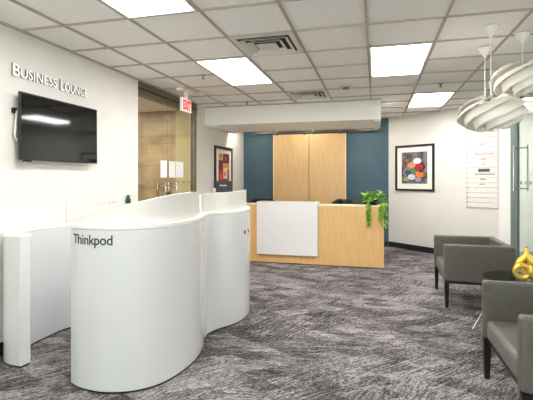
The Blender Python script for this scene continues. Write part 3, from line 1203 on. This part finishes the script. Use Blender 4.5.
torus(b, (-.035, -.03, .085), .060, .023, .15)
torus(b, (.055, .02, .085), .060, .023, 1.2)
torus(b, (.02, .03, .115), .055, .020, -.7, sz=1.2)
b.tube([(.075, 0, .10), (.07, 0, .16), (.035, 0, .20), (.012, 0, .235), (.004, 0, .27), (.004, 0, .315)], [.03, .04, .042, .03, .018, .013], 16)
b.tube([(-.09, -.02, .11), (-.062, -.01, .165), (-.03, 0, .20), (-.004, 0, .235), (.002, 0, .27), (.002, 0, .31)], [.022, .028, .034, .026, .016, .012], 16)
bmesh.ops.remove_doubles(b.b, verts=b.b.verts, dist=.0001)
zmin = min(v.co.z for v in b.b.verts)
for v in b.b.verts:
    v.co.z -= zmin
b.build('body', 'gold', vs, smooth=True)
MB().lathe([(.010, .312), (.017, .312), (.017, .318), (.010, .318)], (.003, 0, -0.001), 16).build('lip', 'gold', vs)


# ------------------------------------------------------------ pendant lamps
def pendant(x, y, z, tilt, spin, lab, sc_=1.0):
    e = empty('pendant_lamp', (x, y, CEIL), 0, lab, 'pendant lamp', 'white ribbon pendant lamps')
    MB().lathe([(0, 0), (.062, 0), (.06, -.008), (.035, -.05), (.014, -.085), (.006, -.09), (0, -.09)], seg=28).build('canopy', 'cord', e, smooth=True)
    MB().tube([(0, 0, -.085), (0, 0, z - CEIL + .10)], .004, 8).build('cord', 'cord', e)
    Rm = Matrix.Rotation(tilt, 3, Vector((math.cos(.258), math.sin(.258), 0)).cross(Vector((0, 0, 1)))) @ Matrix.Rotation(spin, 3, 'Z')
    cz = z - CEIL
    a, c = .26 * sc_, .155 * sc_
    nb = 7
    for k in range(nb):
        b = MB()
        rows = []
        N = 40
        for i in range(N + 1):
            u = i / N
            lat = math.radians(72 - 140 * u)
            th = 2 * PI * k / nb - u * PI * 1.15
            wd = .60 * math.sin(PI * min(1, .06 + u * .94)) ** .7
            row = []
            for j in range(7):
                v = j / 6
                la = lat - (v - .5) * wd * .75
                t2 = th + (v - .5) * wd * .75
                fl = 1 + .10 * (v) ** 2 - .16 * (1 - v) ** 1.5
                p = Vector((a * math.cos(la) * math.cos(t2), a * math.cos(la) * math.sin(t2), c * math.sin(la))) * fl
                p = Rm @ p
                row.append((p.x, p.y, p.z + cz))
            rows.append(row)
        b.grid(rows)
        b.build('ribbon', 'pendant', e, solid=.003, smooth=True)
    co = MB()
    for k in range(9):
        rows = []
        for i in range(15):
            u = i / 14
            lat = math.radians(70 - 140 * u)
            th = 2 * PI * k / 9 + u * PI * .9
            row = []
            for j in range(3):
                t2 = th + (j - 1) * .2
                p = Vector((a * .62 * math.cos(lat) * math.cos(t2), a * .62 * math.cos(lat) * math.sin(t2), c * .66 * math.sin(lat)))
                p = Rm @ p
                row.append((p.x, p.y, p.z + cz))
            rows.append(row)
        co.grid(rows)
    co.build('inner_ribbons', 'pendant_in', e, solid=.002, smooth=True)
    MB().lathe([(0, .05), (.02, .05), (.03, .02), (.045, -.01), (.03, -.045), (0, -.055)], (0, 0, cz), 20).build('bulb', 'cord', e, smooth=True)
    return e


pendant(.933, 3.83, 1.985, .08, .3, 'lowest pendant lamp of swirled white ribbons, in front of the directory board', .92)
pendant(1.027, 4.432, 2.06, .08, 1.1, 'pendant lamp of white ribbons almost hidden behind the lowest one', .9)
pendant(1.245, 4.083, 2.31, .08, .8, 'highest pendant lamp of white ribbons, at the right edge of view', .92)

# seen slim light, panels added to brighten both neighbouring rooms, lounge panel behind camera
def small_panel(x, y, wx, wy, lab, rz=0):
    e = empty('ceiling_light', (x, y, CEIL), rz, lab, 'ceiling light')
    MB().box(-wx / 2, wx / 2, -wy / 2, wy / 2, -.012, .006).build('light_frame', 'light_frame', e)
    MB().box(-wx / 2 + .015, wx / 2 - .015, -wy / 2 + .015, wy / 2 - .015, -.016, -.012).build('diffuser', 'light', e)
    return e


small_panel(3.02, 7.36, 1.56, .2, 'slim bright ceiling light seen through the glass on the right')
small_panel(4.0, 5.2, 1.2, .6, 'added unseen office ceiling light beyond the glass wall')  # this and the next panel are unseen, added to brighten the office
small_panel(3.9, 8.4, 1.2, .6, 'added unseen office ceiling light beyond the glass wall near its back wall')
small_panel(-4.6, 5.9, 1.2, .6, 'added unseen lobby ceiling light beyond the glass doors, nearer the stone wall')  # both lobby panels are out of view, added to light the lobby
small_panel(-4.6, 3.6, 1.2, .6, 'added unseen lobby ceiling light beyond the glass doors, farther from the stone wall')
troffer(4, -4, 'ceiling light panel above and behind the camera')


# downlights hidden behind the soffit; all but the leftmost added to brighten the back
M['spot'] = mat('downlight_lens', (255, 250, 240), .5, emit=(255, 248, 236), estr=190)
for (x, y, lab) in ((-2.62, 8.3, 'small round ceiling downlight behind the soffit, nearest the left wall'),
                    (-1.41, 8.62, 'added unseen ceiling downlight behind the soffit, before the maple panels'),
                    (-.2, 8.5, 'added unseen ceiling downlight behind the soffit, nearest the right end')):
    e = empty('downlight', (x, y, CEIL), 0, lab, 'downlight', 'downlights behind the soffit')
    MB().lathe([(.052, 0), (.075, 0), (.073, -.006), (.052, -.004)], seg=28).build('trim_ring', 'light_frame', e)
    MB().lathe([(0, -.002), (.051, -.002), (.051, -.0005), (0, -.0005)], seg=24).build('lens', 'spot', e)
